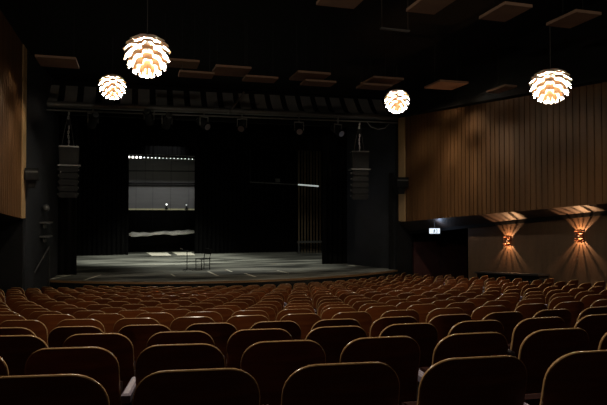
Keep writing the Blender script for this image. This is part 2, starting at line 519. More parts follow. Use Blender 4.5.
def leg_drape(name, x0, x1, Y, z0, z1, label, amp=0.05, waves=None):
    mb = MB()
    w = x1 - x0; n = max(8, int(abs(w) / 0.05)); wl = waves or max(2, int(abs(w) / 0.25))
    top = []; bot = []
    vs = []
    for i in range(n + 1):
        x = x0 + w * i / n
        y = Y + amp * math.sin(2 * PI * wl * i / n)
        vs += [(x, y, z0), (x, y, z1), (x, y + .01, z0), (x, y + .01, z1)]
    fs = []
    for i in range(n):
        a = 4 * i; b = a + 4
        fs += [(a, b, b+1, a+1), (a+3, b+3, b+2, a+2), (a+1, b+1, b+3, a+3), (a, a+2, b+2, b)]
    fs += [(0, 1, 3, 2), (4*n, 4*n+2, 4*n+3, 4*n+1)]
    mb.add(vs, fs)
    return tag(mb.build(name, M['drape'], None, True), label, 'curtain', 'black stage drapes')
STOP = CZ + 5.5
def P0(px, py, Y): return at(px, py, Y=Y)
def xs_at(px, Y): return at(px, 215, Y=Y).x
leg_drape('stage_curtain', xs_at(58, 24.3) - .1, xs_at(77, 24.3), 24.3, STAGE_Z + .004, STOP, 'tall narrow black drape beside the charcoal panel with the shelves')
leg_drape('stage_curtain', xs_at(322, 26.2), xs_at(347.5, 26.2), 26.2, STAGE_Z + .004, STOP, 'tall narrow black drape beside the wide charcoal panel')
leg_drape('stage_curtain', xs_at(60, 35.5), xs_at(128.5, 35.5), 35.5, STAGE_Z + .004, STOP, 'wide black drape between grey screen and narrow drape')
leg_drape('stage_curtain', xs_at(194.5, 35.5), xs_at(300, 35.5), 35.5, STAGE_Z + .004, STOP, 'broad black drape behind the chair and microphone stand')
leg_drape('stage_border', xs_at(110, 36.0), xs_at(215, 36.0), 36.0, P0(160, 154.8, 36.0).z, STOP - .02, 'black border drape directly above the row of lit bulbs')
leg_drape('stage_border', XL, XR + .6, 27.0, CZ + 3.1, STOP - .02, 'black border drape across the top of the stage opening')
mb = MB(); mb.box((XL - 1, 41, -.2), (XR + 1, 41.2, STOP)); struct(mb.build('wall_stage_back', M['black']), 'black wall at the very back of the stage', 'wall')
mb = MB(); mb.box((XL - 1.1, 23, -.2), (XL - 1, 41, STOP)); struct(mb.build('wall_stage_left', M['black']), 'black stage side wall behind the narrow drape', 'wall')
mb = MB(); mb.box((XR + 1, 23, -.2), (XR + 1.1, 41, STOP)); struct(mb.build('wall_stage_right', M['black']), 'black stage side wall behind the hanging ropes', 'wall')
mb = MB(); mb.box((XL - 1.2, 23.0, STOP), (XR + 1.2, 41.2, STOP + .1)); struct(mb.build('ceiling_stage', M['black']), 'black grid ceiling over the stage', 'ceiling')

# proscenium side panels
def wallpanel(name, p0, p1, z0, z1, m, label, th=.1):
    mb = MB()
    p0 = Vector((*p0, 0)); p1 = Vector((*p1, 0)); d = (p1 - p0).normalized(); nrm = Vector((-d.y, d.x, 0)) * th
    a, b, c, e = p0, p1, p1 + nrm, p0 + nrm
    vs = [(q.x, q.y, z) for z in (z0, z1) for q in (a, b, c, e)]
    mb.add(vs, [(0,3,2,1), (4,5,6,7), (0,1,5,4), (1,2,6,5), (2,3,7,6), (3,0,4,7)])
    return struct(mb.build(name, m), label, 'wall')
wallpanel('wall_proscenium_right', (xs_at(396.5, 22.75), 22.75), (xs_at(347, 25.9), 25.9), STAGE_Z - .1, CZ + 5, M['panel'], 'wide charcoal side panel behind a hanging loudspeaker stack', th=-.1)
wallpanel('wall_proscenium_left', (XL + .02, 19.3), (xs_at(58, 24.2), 24.2), 0.0, CZ + 5, M['panel'], 'dark charcoal side panel next to the steps', th=.1)
mb = MB(); mb.box((XR - .1, 22.62, -.2), (XR + .6, 22.75, CZ + 5)); struct(mb.build('trim_3', M['black']), 'black edge post between boards and charcoal panel', 'trim')

# ---------------- rear screen with strip light, pipes and rolled cloth
YS = 38.5
def P(px, py, Y): return at(px, py, Y=Y)
a = P(126, 160, YS); b = P(197, 209, YS)
scr = thing('stage_screen', 'grey cloth screen hanging in the gap between black drapes', 'screen', (a.x, YS, b.z))
mb = MB(); mb.box((-.3, 0, 0), (b.x - a.x + .3, .03, a.z - b.z + .8)); mb.build('cloth', M['cyc'], scr)
h = P(128, 210, YS)
mb = MB(); mb.box((-.3, -.05, -.07), (b.x - a.x + .3, .05, .02)); x = mb.build('bottom_batten', M['hem'], scr); x['label'] = 'pale yellow batten along the lower edge'
# strip light
YL = 36.6
p0 = P(127.5, 157, YL); p1 = P(194.5, 159.2, YL)
sl = thing('strip_light', 'row of lit bulbs above the grey screen', 'light', p0)
v = p1 - p0
mb = MB(); mb.box((-.1, 0.06, -.06), (v.x + .1, .16, .10), T=Matrix.Rotation(-math.atan2(-v.z, v.x) * -1 * -1, 4, 'Y') if False else None)
mb2 = MB()
mb2.add([(-.1, .06, .02), (v.x + .1, .06, v.z + .02), (v.x + .1, .2, v.z + .02), (-.1, .2, .02), (-.1, .06, .16), (v.x + .1, .06, v.z + .16), (v.x + .1, .2, v.z + .16), (-.1, .2, .16)],
        [(0,3,2,1),(4,5,6,7),(0,1,5,4),(1,2,6,5),(2,3,7,6),(3,0,4,7)])
mb2.build('housing', M['iron'], sl)
nb = 18
for i in range(nb):
    t = (i + .4) / nb
    if i < 4: r, m = .065, M['bulb']
    elif i < 9: r, m = .038, M['led']
    else: r, m = .028, M['led']
    mb = MB(); mb.sphere((v.x * t, -.02, v.z * t), r, 10, 6); mb.build('bulb', m, sl, True)
for py, rr, lb in ((171, .035, 'thin black pipe across the grey screen, uppermost'), (183.3, .05, 'thicker black pipe across the middle of the grey screen'), (185.5, .035, 'black pipe just under the thicker one on the grey screen')):
    yp = {171: 38.22, 183.3: 38.32, 185.5: 38.42}[py]; p0 = P(120, py - .3, yp); p1 = P(202, py + .3, yp)
    mb = MB(); mb.tube(p0, p1, rr, 10)
    for t in (.3, .62): 
        q = p0.lerp(p1, t); mb.tube(q, q + Vector((0, 0, 3.2)), .006, 6)
    tag(mb.build('flying_pipe', M['iron'], None, True), lb, 'pipe', 'flying pipes')
# little lamps standing at the screen foot
for px, py, lb in ((166.5, 204.5, 'small round lamp against the grey screen, nearer its middle'), (186.3, 205, 'small round lamp on a black clamp near the grey screen edge')):
    c = P(px, py, 38.2)
    t = thing('spot_lamp', lb, 'lamp', (c.x, c.y, c.z - .3))
    mb = MB(); mb.tube((0, 0, 0), (0, 0, .22), .03); mb.box((-.09, -.02, 0), (.09, .16, .05)); mb.build('bracket', M['iron'], t)
    mb = MB(); mb.lathe([(.03, -.12), (.07, -.1), (.08, 0.0)], (0, 0, 0), 14)
    o = mb.build('housing', M['iron'], t, True, (0, 0.0, .3)); o.rotation_euler = (PI/2, 0, 0)
    mb = MB(); mb.sphere((0, -.05, .3), .055, 12, 8); mb.build('lens', M['led'] if px < 170 else M['dimglow'], t, True)
# rolled white cloth bundle tied to a pipe
pts = []
cb = MB()
n = 60; ring = 10
pa = P(129, 234.3, 37.0); pb = P(195.5, 231.2, 37.0)
vs = []
for i in range(n + 1):
    t = i / n
    c = pa.lerp(pb, t)
    fat = .12 + .025 * math.sin(t * 9 + 1.0) + .008 * math.sin(t * 31)
    c = c + Vector((0, 0, -.05 * math.sin(PI * (t / .5 % 1.0)) + .01 * math.sin(37 * t)))
    if t < .03 or t > .97: fat *= .6
    for j in range(ring):
        a_ = 2 * PI * j / ring
        rr = fat * (1 + .12 * math.sin(3 * a_ + 20 * t))
        vs.append((c.x, c.y + rr * math.cos(a_), c.z + rr * .95 * math.sin(a_)))
fs = [(i*ring + j, i*ring + (j+1) % ring, (i+1)*ring + (j+1) % ring, (i+1)*ring + j) for i in range(n) for j in range(ring)]
fs += [tuple(range(ring-1, -1, -1)), tuple(range(n*ring, (n+1)*ring))]
cb.add(vs, fs)
rc = thing('rolled_cloth', 'long roll of white cloth hung sagging below the grey screen', 'cloth', (0, 0, 0))
cb.build('roll', M['cloth'], rc, True)
mb = MB()
mb.tube(pa + Vector((-.4, .25, .1)), pb + Vector((.4, .25, .1)), .03)
for t in (.1, .35, .62, .9):
    q = pa.lerp(pb, t); mb.tube(q + Vector((0, .25, .1)), q + Vector((0, .25, 4.2)), .006, 6)
x = mb.build('hanging_pipe', M['iron'], rc)
mb = MB(); mb.box((xs_at(120, 38.0), 38.0, STAGE_Z + .004), (xs_at(203, 38.0), 38.03, P(150, 211, 38.0).z))
tag(mb.build('stage_curtain', M['drape']), 'low black cloth below the pale edge of the grey screen', 'curtain', 'black stage drapes')
# pale sheets on the stage floor
for (x0, x1, y0, y1, lb) in ((146, 167, 253.2, 255.8, 'pale flat board lying on the stage floor under the rolled cloth'), (172, 191, 252.8, 255.2, 'pale flat board lying on the stage floor behind the microphone stand')):
    a = at(x0, y0, Z=STAGE_Z); b = at(x1, y0, Z=STAGE_Z); c = at(x1 + 4, y1, Z=STAGE_Z); d = at(x0 + 5, y1, Z=STAGE_Z)
    mb = MB(); q = [a, b, c, d]
    mb.add([(p.x, p.y, STAGE_Z + .003) for p in q] + [(p.x, p.y, STAGE_Z + .04) for p in q], [(0,3,2,1),(4,5,6,7),(0,1,5,4),(1,2,6,5),(2,3,7,6),(3,0,4,7)])
    tag(mb.build('floor_board', M['tape']), lb, 'board', 'pale boards on the stage floor')
# tape marks
def tape(x0, y0, x1, y1, w, lb):
    a = at(x0, y0, Z=STAGE_Z); b = at(x1, y1, Z=STAGE_Z); d = (b - a).normalized(); nn = Vector((-d.y, d.x, 0)) * w * .75
    mb = MB(); z = Vector((0, 0, .006))
    mb.add([a - nn + z, b - nn + z, b + nn + z, a + nn + z], [(0, 1, 2, 3)])
    tag(mb.build('tape_mark', M['tape']), lb, 'tape', 'cream tape marks on the stage floor')
tape(208, 271.5, 218, 276, .07, 'cream tape mark on the stage floor just beside the chair feet')
tape(226, 269.5, 232, 272, .06, 'short cream tape mark on the stage floor, second from the chair')
tape(245, 273.5, 256, 277, .07, 'cream tape mark near the timber edge, third from the chair')
tape(277, 270.5, 289, 273.5, .05, 'faint cream tape mark furthest along towards the wide charcoal panel')
tape(46, 276.6, 71, 275.4, .07, 'long cream tape mark on the stage corner near the steps')
tape(52, 279, 68, 275.6, .07, 'slanting cream tape mark on the stage corner near the steps')
tape(85, 280, 101, 275, .05, 'slanting cream tape mark in front of the narrow drape')
tape(171, 274, 175, 276.5, .05, 'tiny cream tape mark in front of the microphone stand')
tape(349, 265.3, 356, 266.2, .22, 'bright cream tape patch at the foot of the charcoal panel')

# ---------------- chair and music stand on stage
c = at(202.5, 269.5, Z=STAGE_Z)
sc = c.y
t = thing('stage_chair', 'dark bare chair standing alone on the stage', 'chair', (c.x, c.y, STAGE_Z), math.radians(-62))
mb = MB(); mb.box((-.24, -.22, .43), (.24, .24, .47)); mb.build('seat', M['iron'], t)
for sx in (-1, 1):
    mb = MB(); mb.tube((sx * .21, -.19, 0), (sx * .21, -.19, .43), .018); mb.build('leg', M['iron'], t)
    mb = MB(); mb.tube((sx * .21, .22, 0), (sx * .21, .22, .45), .018); mb.build('leg', M['iron'], t)
for sx in (-.21, .21):
    mb = MB(); mb.tube((sx, .22, .45), (sx, .29, .88), .016); mb.build('back_post', M['iron'], t)
mb = MB(); mb.box((-.22, .265, .64), (.22, .295, .87)); mb.build('backrest', M['iron'], t)
mb = MB(); mb.tube((-.21, -.19, .16), (.21, -.19, .16), .01); mb.tube((-.21, .22, .16), (.21, .22, .16), .01); mb.build('stretcher', M['iron'], t)
c = at(187, 271, Z=STAGE_Z)
t = thing('microphone_stand', 'thin dark microphone stand beside the stage chair', 'microphone stand', (c.x, c.y, STAGE_Z), -YAW)
mb = MB(); mb.tube((0, 0, .03), (0, 0, .84), .016); mb.build('pole', M['iron'], t)
for k in range(3):
    a_ = k * 2 * PI / 3 + .4
    mb = MB(); mb.tube((0, 0, .10), (.26 * math.cos(a_), .26 * math.sin(a_), .012), .012); mb.build('leg', M['iron'], t)
mb = MB(); mb.tube((.16, 0, .80), (-.18, 0, .88), .012); mb.tube((0, -.03, .83), (0, .03, .83), .03); mb.build('boom', M['iron'], t)
mb = MB(); mb.tube((-.18, 0, .88), (-.24, 0, .91), .022); mb.sphere((-.26, 0, .92), .035, 12, 8); mb.build('microphone', M['gmetal'], t, True)

# ---------------- ropes and pipe on the far side of the stage
for i in range(9):
    px = 299 + i * 3.0
    Y = 34.0
    p = P(px, 180, Y)
    mb = MB(); mb.tube((0, 0, 0), (0, 0, CZ + 4.2 - STAGE_Z), .022 if i % 2 else .03, 8)
    tag(mb.build('fly_rope', noisy('hemp rope', (0.16, 0.12, 0.07), (0.2, 0.15, 0.09), (30, 30, 8), (.9, 1)) if i == 0 else bpy.data.materials['hemp rope'], None, True, (p.x, Y, STAGE_Z)),
        'brown hanging rope, %s from the narrow drape by the charcoal panel' % ordinal(8 - i), 'rope', 'fly ropes at the stage side')
mb = MB()
p0 = P(297, 242, 33.8); p1 = P(324, 242, 33.8)
mb.box((p0.x, 33.7, p0.z - .06), (p1.x, 33.85, p0.z + .06))
for x in (p0.x + .1, p1.x - .1): mb.box((x - .04, 33.72, STAGE_Z), (x + .04, 33.84, p0.z))
tag(mb.build('rope_rail', M['gmetal']), 'low grey rail where the hanging ropes are tied', 'rail')
p0 = P(250, 182, 33.0); p1 = P(298, 184.6, 33.0); p2 = P(318.5, 186.2, 33.0)
t = thing('lighting_bar', 'long horizontal bar with one white lit end before the ropes', 'bar', p0)
mb = MB(); mb.tube((0, 0, 0), p1 - p0, .035); mb.tube((0, 0, 0), (0, 0, 3.4), .008); mb.tube(p1 - p0, p1 - p0 + Vector((0, 0, 3.4)), .008); mb.build('pipe', M['gmetal'], t)
mb = MB(); mb.tube(p1 - p0, p2 - p0, .045); mb.build('glowing_end', M['dimglow'], t)  # white end of the pipe, glows faintly by emission
mb = MB(); mb.box((1.5, -.08, .02), (1.75, .08, .22)); mb.build('clamp', M['gmetal'], t)

# ---------------- front beam, cove panels, hanging spotlights
YB = 21.6
pL = P(27, 103.0, YB); pR = P(391, 117.5, YB + .3)
mb = MB(); mb.tube(Vector((XL + .28, YB, (pL.z))), Vector((XR - .4, YB + .3, pR.z)), .115, 14)
mb.tube(Vector((XL + .28, YB - .1, pL.z - .22)), Vector((XR - .4, YB + .2, pR.z - .22)), .03, 8)
lt = tag(mb.build('lighting_truss', M['gmetal'], None, True), 'long grey tube spanning the top of the stage opening', 'truss')
mb = MB()
mb.box((XL, 23.4, CZ + 3.75), (XR + .1, 23.5, CZ + 5.2))
struct(mb.build('wall_header', M['black']), 'black header wall above the stage opening', 'wall')
npan = 22
wv = (XR - XL) / npan
for i in range(npan):
    x0 = XL + i * wv + .12; x1 = x0 + wv - .22
    zb = pL.z + (pR.z - pL.z) * (i / npan)
    mb = MB(); vs = []; m = 7
    for j in range(m + 1):
        a_ = j / m * 1.05
        y = 22.9 - 1.0 * math.sin(a_) * .9; z = zb + .1 + .70 * (1 - math.cos(a_)) * 1.25
        y = 22.0 + .75 * (j / m) ** .7; z = zb + .16 + .74 * (j / m)
        vs += [(x0, y, z), (x1, y, z), (x0, y + .02, z), (x1, y + .02, z)]
    fs = []
    for j in range(m):
        a_ = 4*j; b_ = a_ + 4
        fs += [(a_, a_+1, b_+1, b_), (a_+2, b_+2, b_+3, a_+3), (a_, b_, b_+2, a_+2), (a_+1, a_+3, b_+3, b_+1)]
    fs += [(0, 2, 3, 1), (4*m, 4*m+1, 4*m+3, 4*m+2)]
    mb.add(vs, fs)
    tag(mb.build('cove_panel', M['cove'], None, True), 'grey curved panel above the stage tube, %s from the lamp wall' % ordinal(npan - 1 - i), 'panel', 'grey cove panels above the stage tube')
# leaning pole
p = P(228.5, 114, YB - .3); q = P(244, 92, YB - .2)
mb = MB(); mb.tube(p, q, .035); tag(mb.build('slanted_pole', M['gmetal']), 'thin pole slanting across the grey stage tube', 'pole')

def spotlight(px, py, label, tilt, sc=1.35):
    py += 2
    Y = YB + .1
    top = P(px, py - 9, Y)
    c = P(px, py, Y)
    t = thing('spotlight', label, 'spotlight', (c.x, Y, c.z), math.radians(tilt), 'spotlights under the stage tube')
    t.scale = (sc, sc, sc)
    zt = (top.z - c.z) / sc + .2
    mb = MB(); mb.tube((0, 0, .2), (0, 0, zt), .02); mb.box((-.14, -.02, .18), (.14, .02, .21)); mb.box((-.14, -.02, -.05), (-.125, .02, .2)); mb.box((.125, -.02, -.05), (.14, .02, .2)); mb.build('yoke', M['gmetal'], t)
    mb = MB(); mb.tube((0, -.22, .12), (0, .16, -.10), .10, 14, r2=.115); mb.build('body', M['spk'], t, True)
    mb = MB(); mb.tube((0, .155, -.097), (0, .17, -.106), .085, 14); x = mb.build('lens', M['chrome'], t, True)
    mb = MB(); mb.tube((0, -.22, .12), (0, -.26, .142), .07, 14); mb.build('end_cap', M['chrome'], t, True)
    return t
i = 0
for px, py, tl, lb in ((93, 119, 20, 'spotlight hanging beneath the smaller far chandelier'), (149, 116, -15, 'spotlight hanging under the tube beneath the big chandelier'),
                       (167, 120, 10, 'spotlight above the gap with the grey screen edge'), (204, 122, -150, 'spotlight just before the slanted pole'),
                       (242, 124, 160, 'spotlight just past the slanted pole'), (299, 127, 170, 'spotlight halfway between slanted pole and loudspeaker stack'),
                       (338, 129, -160, 'spotlight next to the loudspeaker stack hanging by charcoal panel')):
    spotlight(px, py, lb, tl)

# ---------------- line arrays
def line_array(px_c, py_top, py_bot, wpx, Y, label, chain_top, rz):
    top = P(px_c, py_top, Y); bot = P(px_c, py_bot, Y)
    sc = top.y  # metres
    dep = (top - CAM).dot(fwd); w = wpx / F * dep; H = top.z - bot.z
    t = thing('loudspeaker_array', label, 'loudspeaker', (top.x, Y, top.z), rz, 'hanging loudspeaker stacks')
    # two upper cabinets
    hh = H * .36
    mb = MB()
    mb.prism([(-w*.42, -hh), (w*.42, -hh), (w*.46, -.02), (-w*.46, -.02)], -.25, .3); mb.build('bass_cabinet', M['spk'], t)
    mb = MB(); mb.box((-w*.52, -.3, -hh - .05), (w*.52, .32, -hh - .01)); mb.build('frame_bar', M['gmetal'], t)
    n = 5; z = -hh - .06; bh = (H - hh - .08) / n
    for k in range(n):
        tl = math.radians(2 + 3.5 * k)
        T = Matrix.Translation((0, .0 + .02 * k, z - k * bh)) @ Matrix.Rotation(tl, 4, 'X')
        mb = MB(); mb.prism([(-w*.40, -bh*.94), (w*.40, -bh*.94), (w*.44, -bh*.5), (w*.40, 0), (-w*.40, 0), (-w*.44, -bh*.5)], -.24, .25, T=T)
        c = mb.build('cabinet', M['spk'], t)
        mb = MB(); mb.box((-w*.47, -.1, -bh*.62), (-w*.42, -.02, -bh*.36), T=T); mb.box((w*.42, -.1, -bh*.62), (w*.47, -.02, -bh*.36), T=T); mb.build('side_bracket', M['gmetal'], c)
    ct = P(px_c, chain_top, Y).z - top.z
    mb = MB(); mb.box((-w*.44, -.26, -.03), (w*.44, .3, .02)); mb.build('top_frame', M['gmetal'], t)
    mb = MB(); nlinks = 14
    z0 = .05; z1 = ct
    for k in range(nlinks):
        za = z0 + (z1 - z0) * k / nlinks; zb = z0 + (z1 - z0) * (k + 1) / nlinks + .015
        off = .018
        dx = (off, 0) if k % 2 else (0, off)
        for s in (-1, 1): mb.tube((s*dx[0] + .012*math.sin(k), s*dx[1], za), (s*dx[0] + .012*math.sin(k+1), s*dx[1], zb), .010, 6)
    mb.tube((0, 0, 0), (0, 0, .06), .03)
    mb.build('chain', M['chrome'], t)
    mb = MB(); mb.box((-.07, -.07, ct*.62), (.07, .07, ct*.62 + .2)); mb.build('chain_hoist', M['spk'], t)
    mb = MB(); mb.path([(-w*.3, 0, .02), (-w*.2, 0, ct*.4), (-.02, 0, ct*.97)], .008, 6); mb.path([(w*.25, 0, .02), (.02, 0, ct*.97)], .006, 6); mb.build('cable', M['gmetal'], t)
    return t
line_array(359.5, 152, 199, 19, 22.2, 'loudspeaker stack on a steel chain before the wide charcoal panel', 123, math.radians(-10))
line_array(68.5, 147, 197, 21, 21.6, 'loudspeaker stack on a steel chain before the tall narrow drape', 112, math.radians(10))
mb = MB(); pts = [P(367, 122, YB), P(371, 127, YB), P(378, 129.5, YB), P(385, 128, YB), P(389, 124, YB)]
mb.path(pts, .02, 6); tag(mb.build('loose_cable', M['gmetal']), 'loose cable drooping from the end of the grey stage tube', 'cable')

# ---------------- wall loudspeakers
def wall_speaker(px, py0, py1, wpx, Y, label, arm):
    c = P(px, (py0 + py1) / 2, Y); dep = (c - CAM).dot(fwd); w = wpx / F * dep; H = (py1 - py0) / F * dep
    t = thing('wall_loudspeaker', label, 'loudspeaker', c, 0, 'wall loudspeakers')
    mb = MB(); mb.prism([(-w/2, -H*.1), (w/2, -H*.1), (w/2, H/2), (-w/2, H/2)], -.18, .18); mb.build('cabinet', M['black'], t)
    mb = MB(); mb.box((-w*.47, -.185, H*.28), (w*.47, -.18, H*.36)); mb.build('trim_line', M['gmetal'], t)
    mb = MB(); mb.prism([(-w*.25, -H/2), (w*.2, -H/2), (w*.3, -H*.1), (-w*.35, -H*.1)], -.1, .12); mb.build('horn', M['black'], t)
    mb = MB(); mb.tube((0, 0, H*.1), (arm, 0.1, H*.1), .03); mb.build('bracket', M['iron'], t)
wall_speaker(401, 177.5, 194, 12.5, 21.8, 'black loudspeaker box fixed to the end of the lamp side boards', .4)
wall_speaker(32.5, 168.5, 188, 12.5, 19.0, 'black loudspeaker box fixed to the board wall end opposite the lamps', -.3)

# shelves, steps and handrail at the dark panel
for px, py, w, lb in ((43, 222.5, .45, 'short grey shelf on the dark side panel, upper one'), (43, 236.5, .42, 'short grey shelf on the dark side panel, lower one')):
    p = P(px, py, 21.2); mb = MB(); mb.box((p.x - w/2, 21.1, p.z - .03), (p.x + w/2, 21.9, p.z + .02)); mb.box((p.x - .03, 21.4, p.z - .2), (p.x + .03, 21.9, p.z - .03))
    tag(mb.build('wall_shelf', M['gmetal']), lb, 'shelf', 'grey shelves on the side panel')
p = P(46, 208, 21.4)
mb = MB(); mb.sphere(p, .12, 12, 8); mb.tube(p, p + Vector((-.1, .5, .05)), .03); tag(mb.build('wall_bell', M['gmetal'], None, True), 'small round grey fitting above the shelves on the dark panel', 'fitting')
st = at(38, 280, Y=20.6)
t = thing('stage_steps', 'dark steps with a slanting handrail up to the stage corner', 'steps', (st.x, 20.4, 0))
h0 = ROWF[-1]
for k in range(4):
    mb = MB(); z = h0 + (STAGE_Z - h0) * (k + 1) / 5
    mb.box((-.45, .25 * k, h0), (.35, .25 * k + .27, z)); mb.build('step', M['black'], t)
pa = P(34, 273, 20.4) - t.location; pb = P(49, 247, 21.0) - t.location
mb = MB(); mb.tube(pa, pb, .045); mb.tube(pb, (pb.x, pb.y, STAGE_Z - .05), .03); mb.tube(pa, (pa.x, pa.y, h0), .03)
mb.build('handrail', M['iron'], t)
for px, py in ((42, 284.0),):
    mb = MB(); q = P(px, py, 20.3)
    mb.lathe([(.12, 0), (.12, .03), (.03, .05), (.025, .45), (.09, .5), (.13, .62), (.1, .72)], (0, 0, 0), 14)
    tag(mb.build('floor_stand', M['gmetal'], None, True, (q.x, q.y, h0)), 'small grey stand on the floor at the steps foot', 'stand')

# ---------------- hanging ceiling slabs
def slab(px, py, zrel, w, dl, label, th=.055):
    c = at(px, py, Z=CZ + zrel)
    mb = MB(); mb.box((-w/2, -dl/2, 0), (w/2, dl/2, th))
    o = mb.build('ceiling_slab', M['slab'], None, False, c)
    tag(o, label, 'ceiling panel', 'hanging ceiling slabs')
    for sx in (-1, 1):
        k = MB(); k.tube((sx * w * .4, 0, th), (sx * w * .4, 0, 5.0 - zrel), .006, 6); k.build('hanger_wire', M['iron'], o)
    return o
for i, (px, py) in enumerate(((343, -1), (431, 5.5), (505, 13.5), (573, 20.5))):
    slab(px, py, 3.65, .56 if i else .7, .8, 'brown ceiling slab in the overhead row, %s from the slab above the wall lamps' % ['fourth', 'third', 'second', 'first'][i])
for i, (px, py) in enumerate(((58, 63), (231, 72), (309.5, 77.5), (382, 82.5), (446, 86), (508.5, 90.5))):
    slab(px, py, 3.62, .88, .9, ['brown ceiling slab alone above the wood boards end opposite the lamps', 'brown ceiling slab over the slanted pole',
        'brown ceiling slab over the middle of the cove panels', 'brown ceiling slab straight above the small chandelier by the boards',
        'brown ceiling slab with a bright edge above the board wall corner', 'brown ceiling slab just beside the large chandelier near the lamp wall'][i])
for i, (px, py) in enumerate(((196, 75.5), (260, 80), (318, 84), (374, 87.5))):
    slab(px, py, 3.5, .85, .55, ['small brown ceiling slab between big chandelier and slanted pole', 'small brown ceiling slab just past the slanted pole top',
        'small brown ceiling slab below the slab over the cove panels', 'small brown ceiling slab directly above the small chandelier by the boards'][i], .05)
slab(180, 64.5, 3.75, .9, .7, 'dim greenish brown ceiling slab tucked behind the big chandelier')
p = at(395, 30.5, Z=CZ + 3.9)
mb = MB(); mb.box((-.33, -.04, 0), (.33, .04, .03)); mb.tube((-.3, 0, .03), (-.3, 0, 1.1), .004); mb.tube((.3, 0, .03), (.3, 0, 1.1), .004)
tag(mb.build('hanging_bar', M['gmetal'], None, False, p), 'short pale metal bar hanging under the black ceiling', 'bar')

# ---------------- leaf chandeliers
def make_pendant():
    r = thing('pendant_lamp', 'lamp', 'pendant lamp')
    rows = 12
    for i in range(rows):
        t_ = i / (rows - 1)
        ph = math.radians(36 + (167 - 36) * t_)
        tipr = .44 * math.sin(ph) ** .85; tipz = .08 + math.cos(ph) * (.48 if ph > PI/2 else .32)
        slope = math.radians(6 + 68 * t_ ** 1.15)          # upper leaves reach outward, lower ones hang
        ln = .30 - .10 * t_
        root = Vector((max(.05, tipr - ln * math.cos(slope)), 0, tipz + ln * math.sin(slope))); tip = Vector((tipr, 0, tipz))
        L = (tip - root)
        nleaf = 6
        wt = min(.21, 2 * PI * tipr / nleaf * .48); wr = wt * .75
        for k in range(nleaf):
            az = 2 * PI * (k + (.5 if i % 2 else 0)) / nleaf + (i // 2) * .0
            mb = MB(); nu, nv = 4, 4
            grid = []
            for v_ in range(nv + 1):
                t = v_ / nv
                c = root + L * t + Vector((.02 * math.sin(PI * t), 0, .025 * math.sin(PI * t)))
                w = wr + (wt - wr) * min(1, t * 1.5)
                for u in range(nu + 1):
                    s = (u / nu - .5)
                    # curve the leaf round the lamp
                    grid.append((Vector((c.x - 1.1 * (s * w) ** 2 / max(.1, c.x), s * w, c.z - .25 * (s * w) ** 2)), t))
            nn = L.cross(Vector((0, 1, 0))).normalized()
            if nn.z < 0: nn = -nn           # outward and up
            R = Matrix.Rotation(az, 4, 'Z')
            up = [R @ (g + nn * .0016) for g, _ in grid]; dn = [R @ (g - nn * .0016) for g, _ in grid]
            n1 = nu + 1; top = []; bot = []
            for v_ in range(nv):
                for u in range(nu):
                    a_ = v_ * n1 + u
                    top.append((a_, a_ + 1, a_ + n1 + 1, a_ + n1)); bot.append((a_, a_ + n1, a_ + n1 + 1, a_ + 1))
            o = len(up)
            mb.add(up + dn, [f for f in top], 0)
            mb.f += [tuple(j + o for j in f) for f in bot]; mb.m += [1] * len(bot)
            # rim
            bd = list(range(n1)) + [v_ * n1 + nu for v_ in range(1, nv + 1)] + [nv * n1 + u for u in range(nu - 1, -1, -1)] + [v_ * n1 for v_ in range(nv - 1, 0, -1)]
            for j in range(len(bd)):
                a_, b_ = bd[j], bd[(j + 1) % len(bd)]
                mb.f.append((a_, a_ + o, b_ + o, b_)); mb.m.append(1)
            mb.build('leaf', [M['leaf_out'], M['leaf_in']], r, True)
    mb = MB(); mb.lathe([(.03, .30), (.12, .33), (.12, .36), (.02, .42)], n=20); mb.build('top_cap', M['chrome'], r, True)
    mb = MB(); mb.tube((0, 0, .42), (0, 0, 1.6), .008); mb.build('suspension_cord', M['cord'], r)
    mb = MB(); mb.lathe([(.03, .10), (.035, .30)], n=16); mb.build('socket', M['chrome'], r, True)
    return r
PEND = [((147.2, 56.5), 10.5, .84, 'large glowing leaf chandelier highest over the seats, opposite the lamp wall'),
        ((550.5, 86.5), 11.4, .84, 'large glowing leaf chandelier hanging close to the lamp wall'),
        ((112.5, 87), 16.4, .84, 'smaller glowing leaf chandelier beside and below the big one'),
        ((397, 101.5), 18.9, .84, 'small glowing leaf chandelier at the stage end of the boards')]
LAMP_P = [360.0, 215.0, 400.0, 520.0]
def lamp_light(loc, p, nm):
    ld = bpy.data.lights.new(nm, 'POINT'); ld.energy = p; ld.color = (1.0, .86, .66); ld.shadow_soft_size = .07
    lo = bpy.data.objects.new(nm, ld); COL.objects.link(lo); lo.location = loc
    return lo
pp = make_pendant()
for i, ((px, py), dep, dia, lb) in enumerate(PEND):
    d = ray(px, py); loc = CAM + d * (dep / F)
    o = pp if i == 0 else copy_tree(pp)
    o.location = loc; o['label'] = lb; o['group'] = 'leaf chandeliers'
    o.rotation_euler = (0, 0, .3 * i)
    o.scale = [(.95, .95, .94), (.90, .90, .82), (.87, .87, .87), (.93, .93, .95)][i]
    for c in o.children:
        if c.name.startswith('suspension'):
            c.scale = (1, 1, 1)
    l = lamp_light((0, 0, -.02), LAMP_P[i], 'pendant_or_fill_light'); l.parent = o
# two unseen lamps of the same grid above the frame; the dim rear pair is added fill
for (x, y, z, p) in ((.4, 3.9, CZ + 2.75, 430), (8.0, 3.4, CZ + 2.6, 45), (.6, -3.2, CZ + 2.7, 10), (8.0, -3.4, CZ + 2.7, 10)):
    lamp_light((x, y, z), p, 'pendant_or_fill_light')

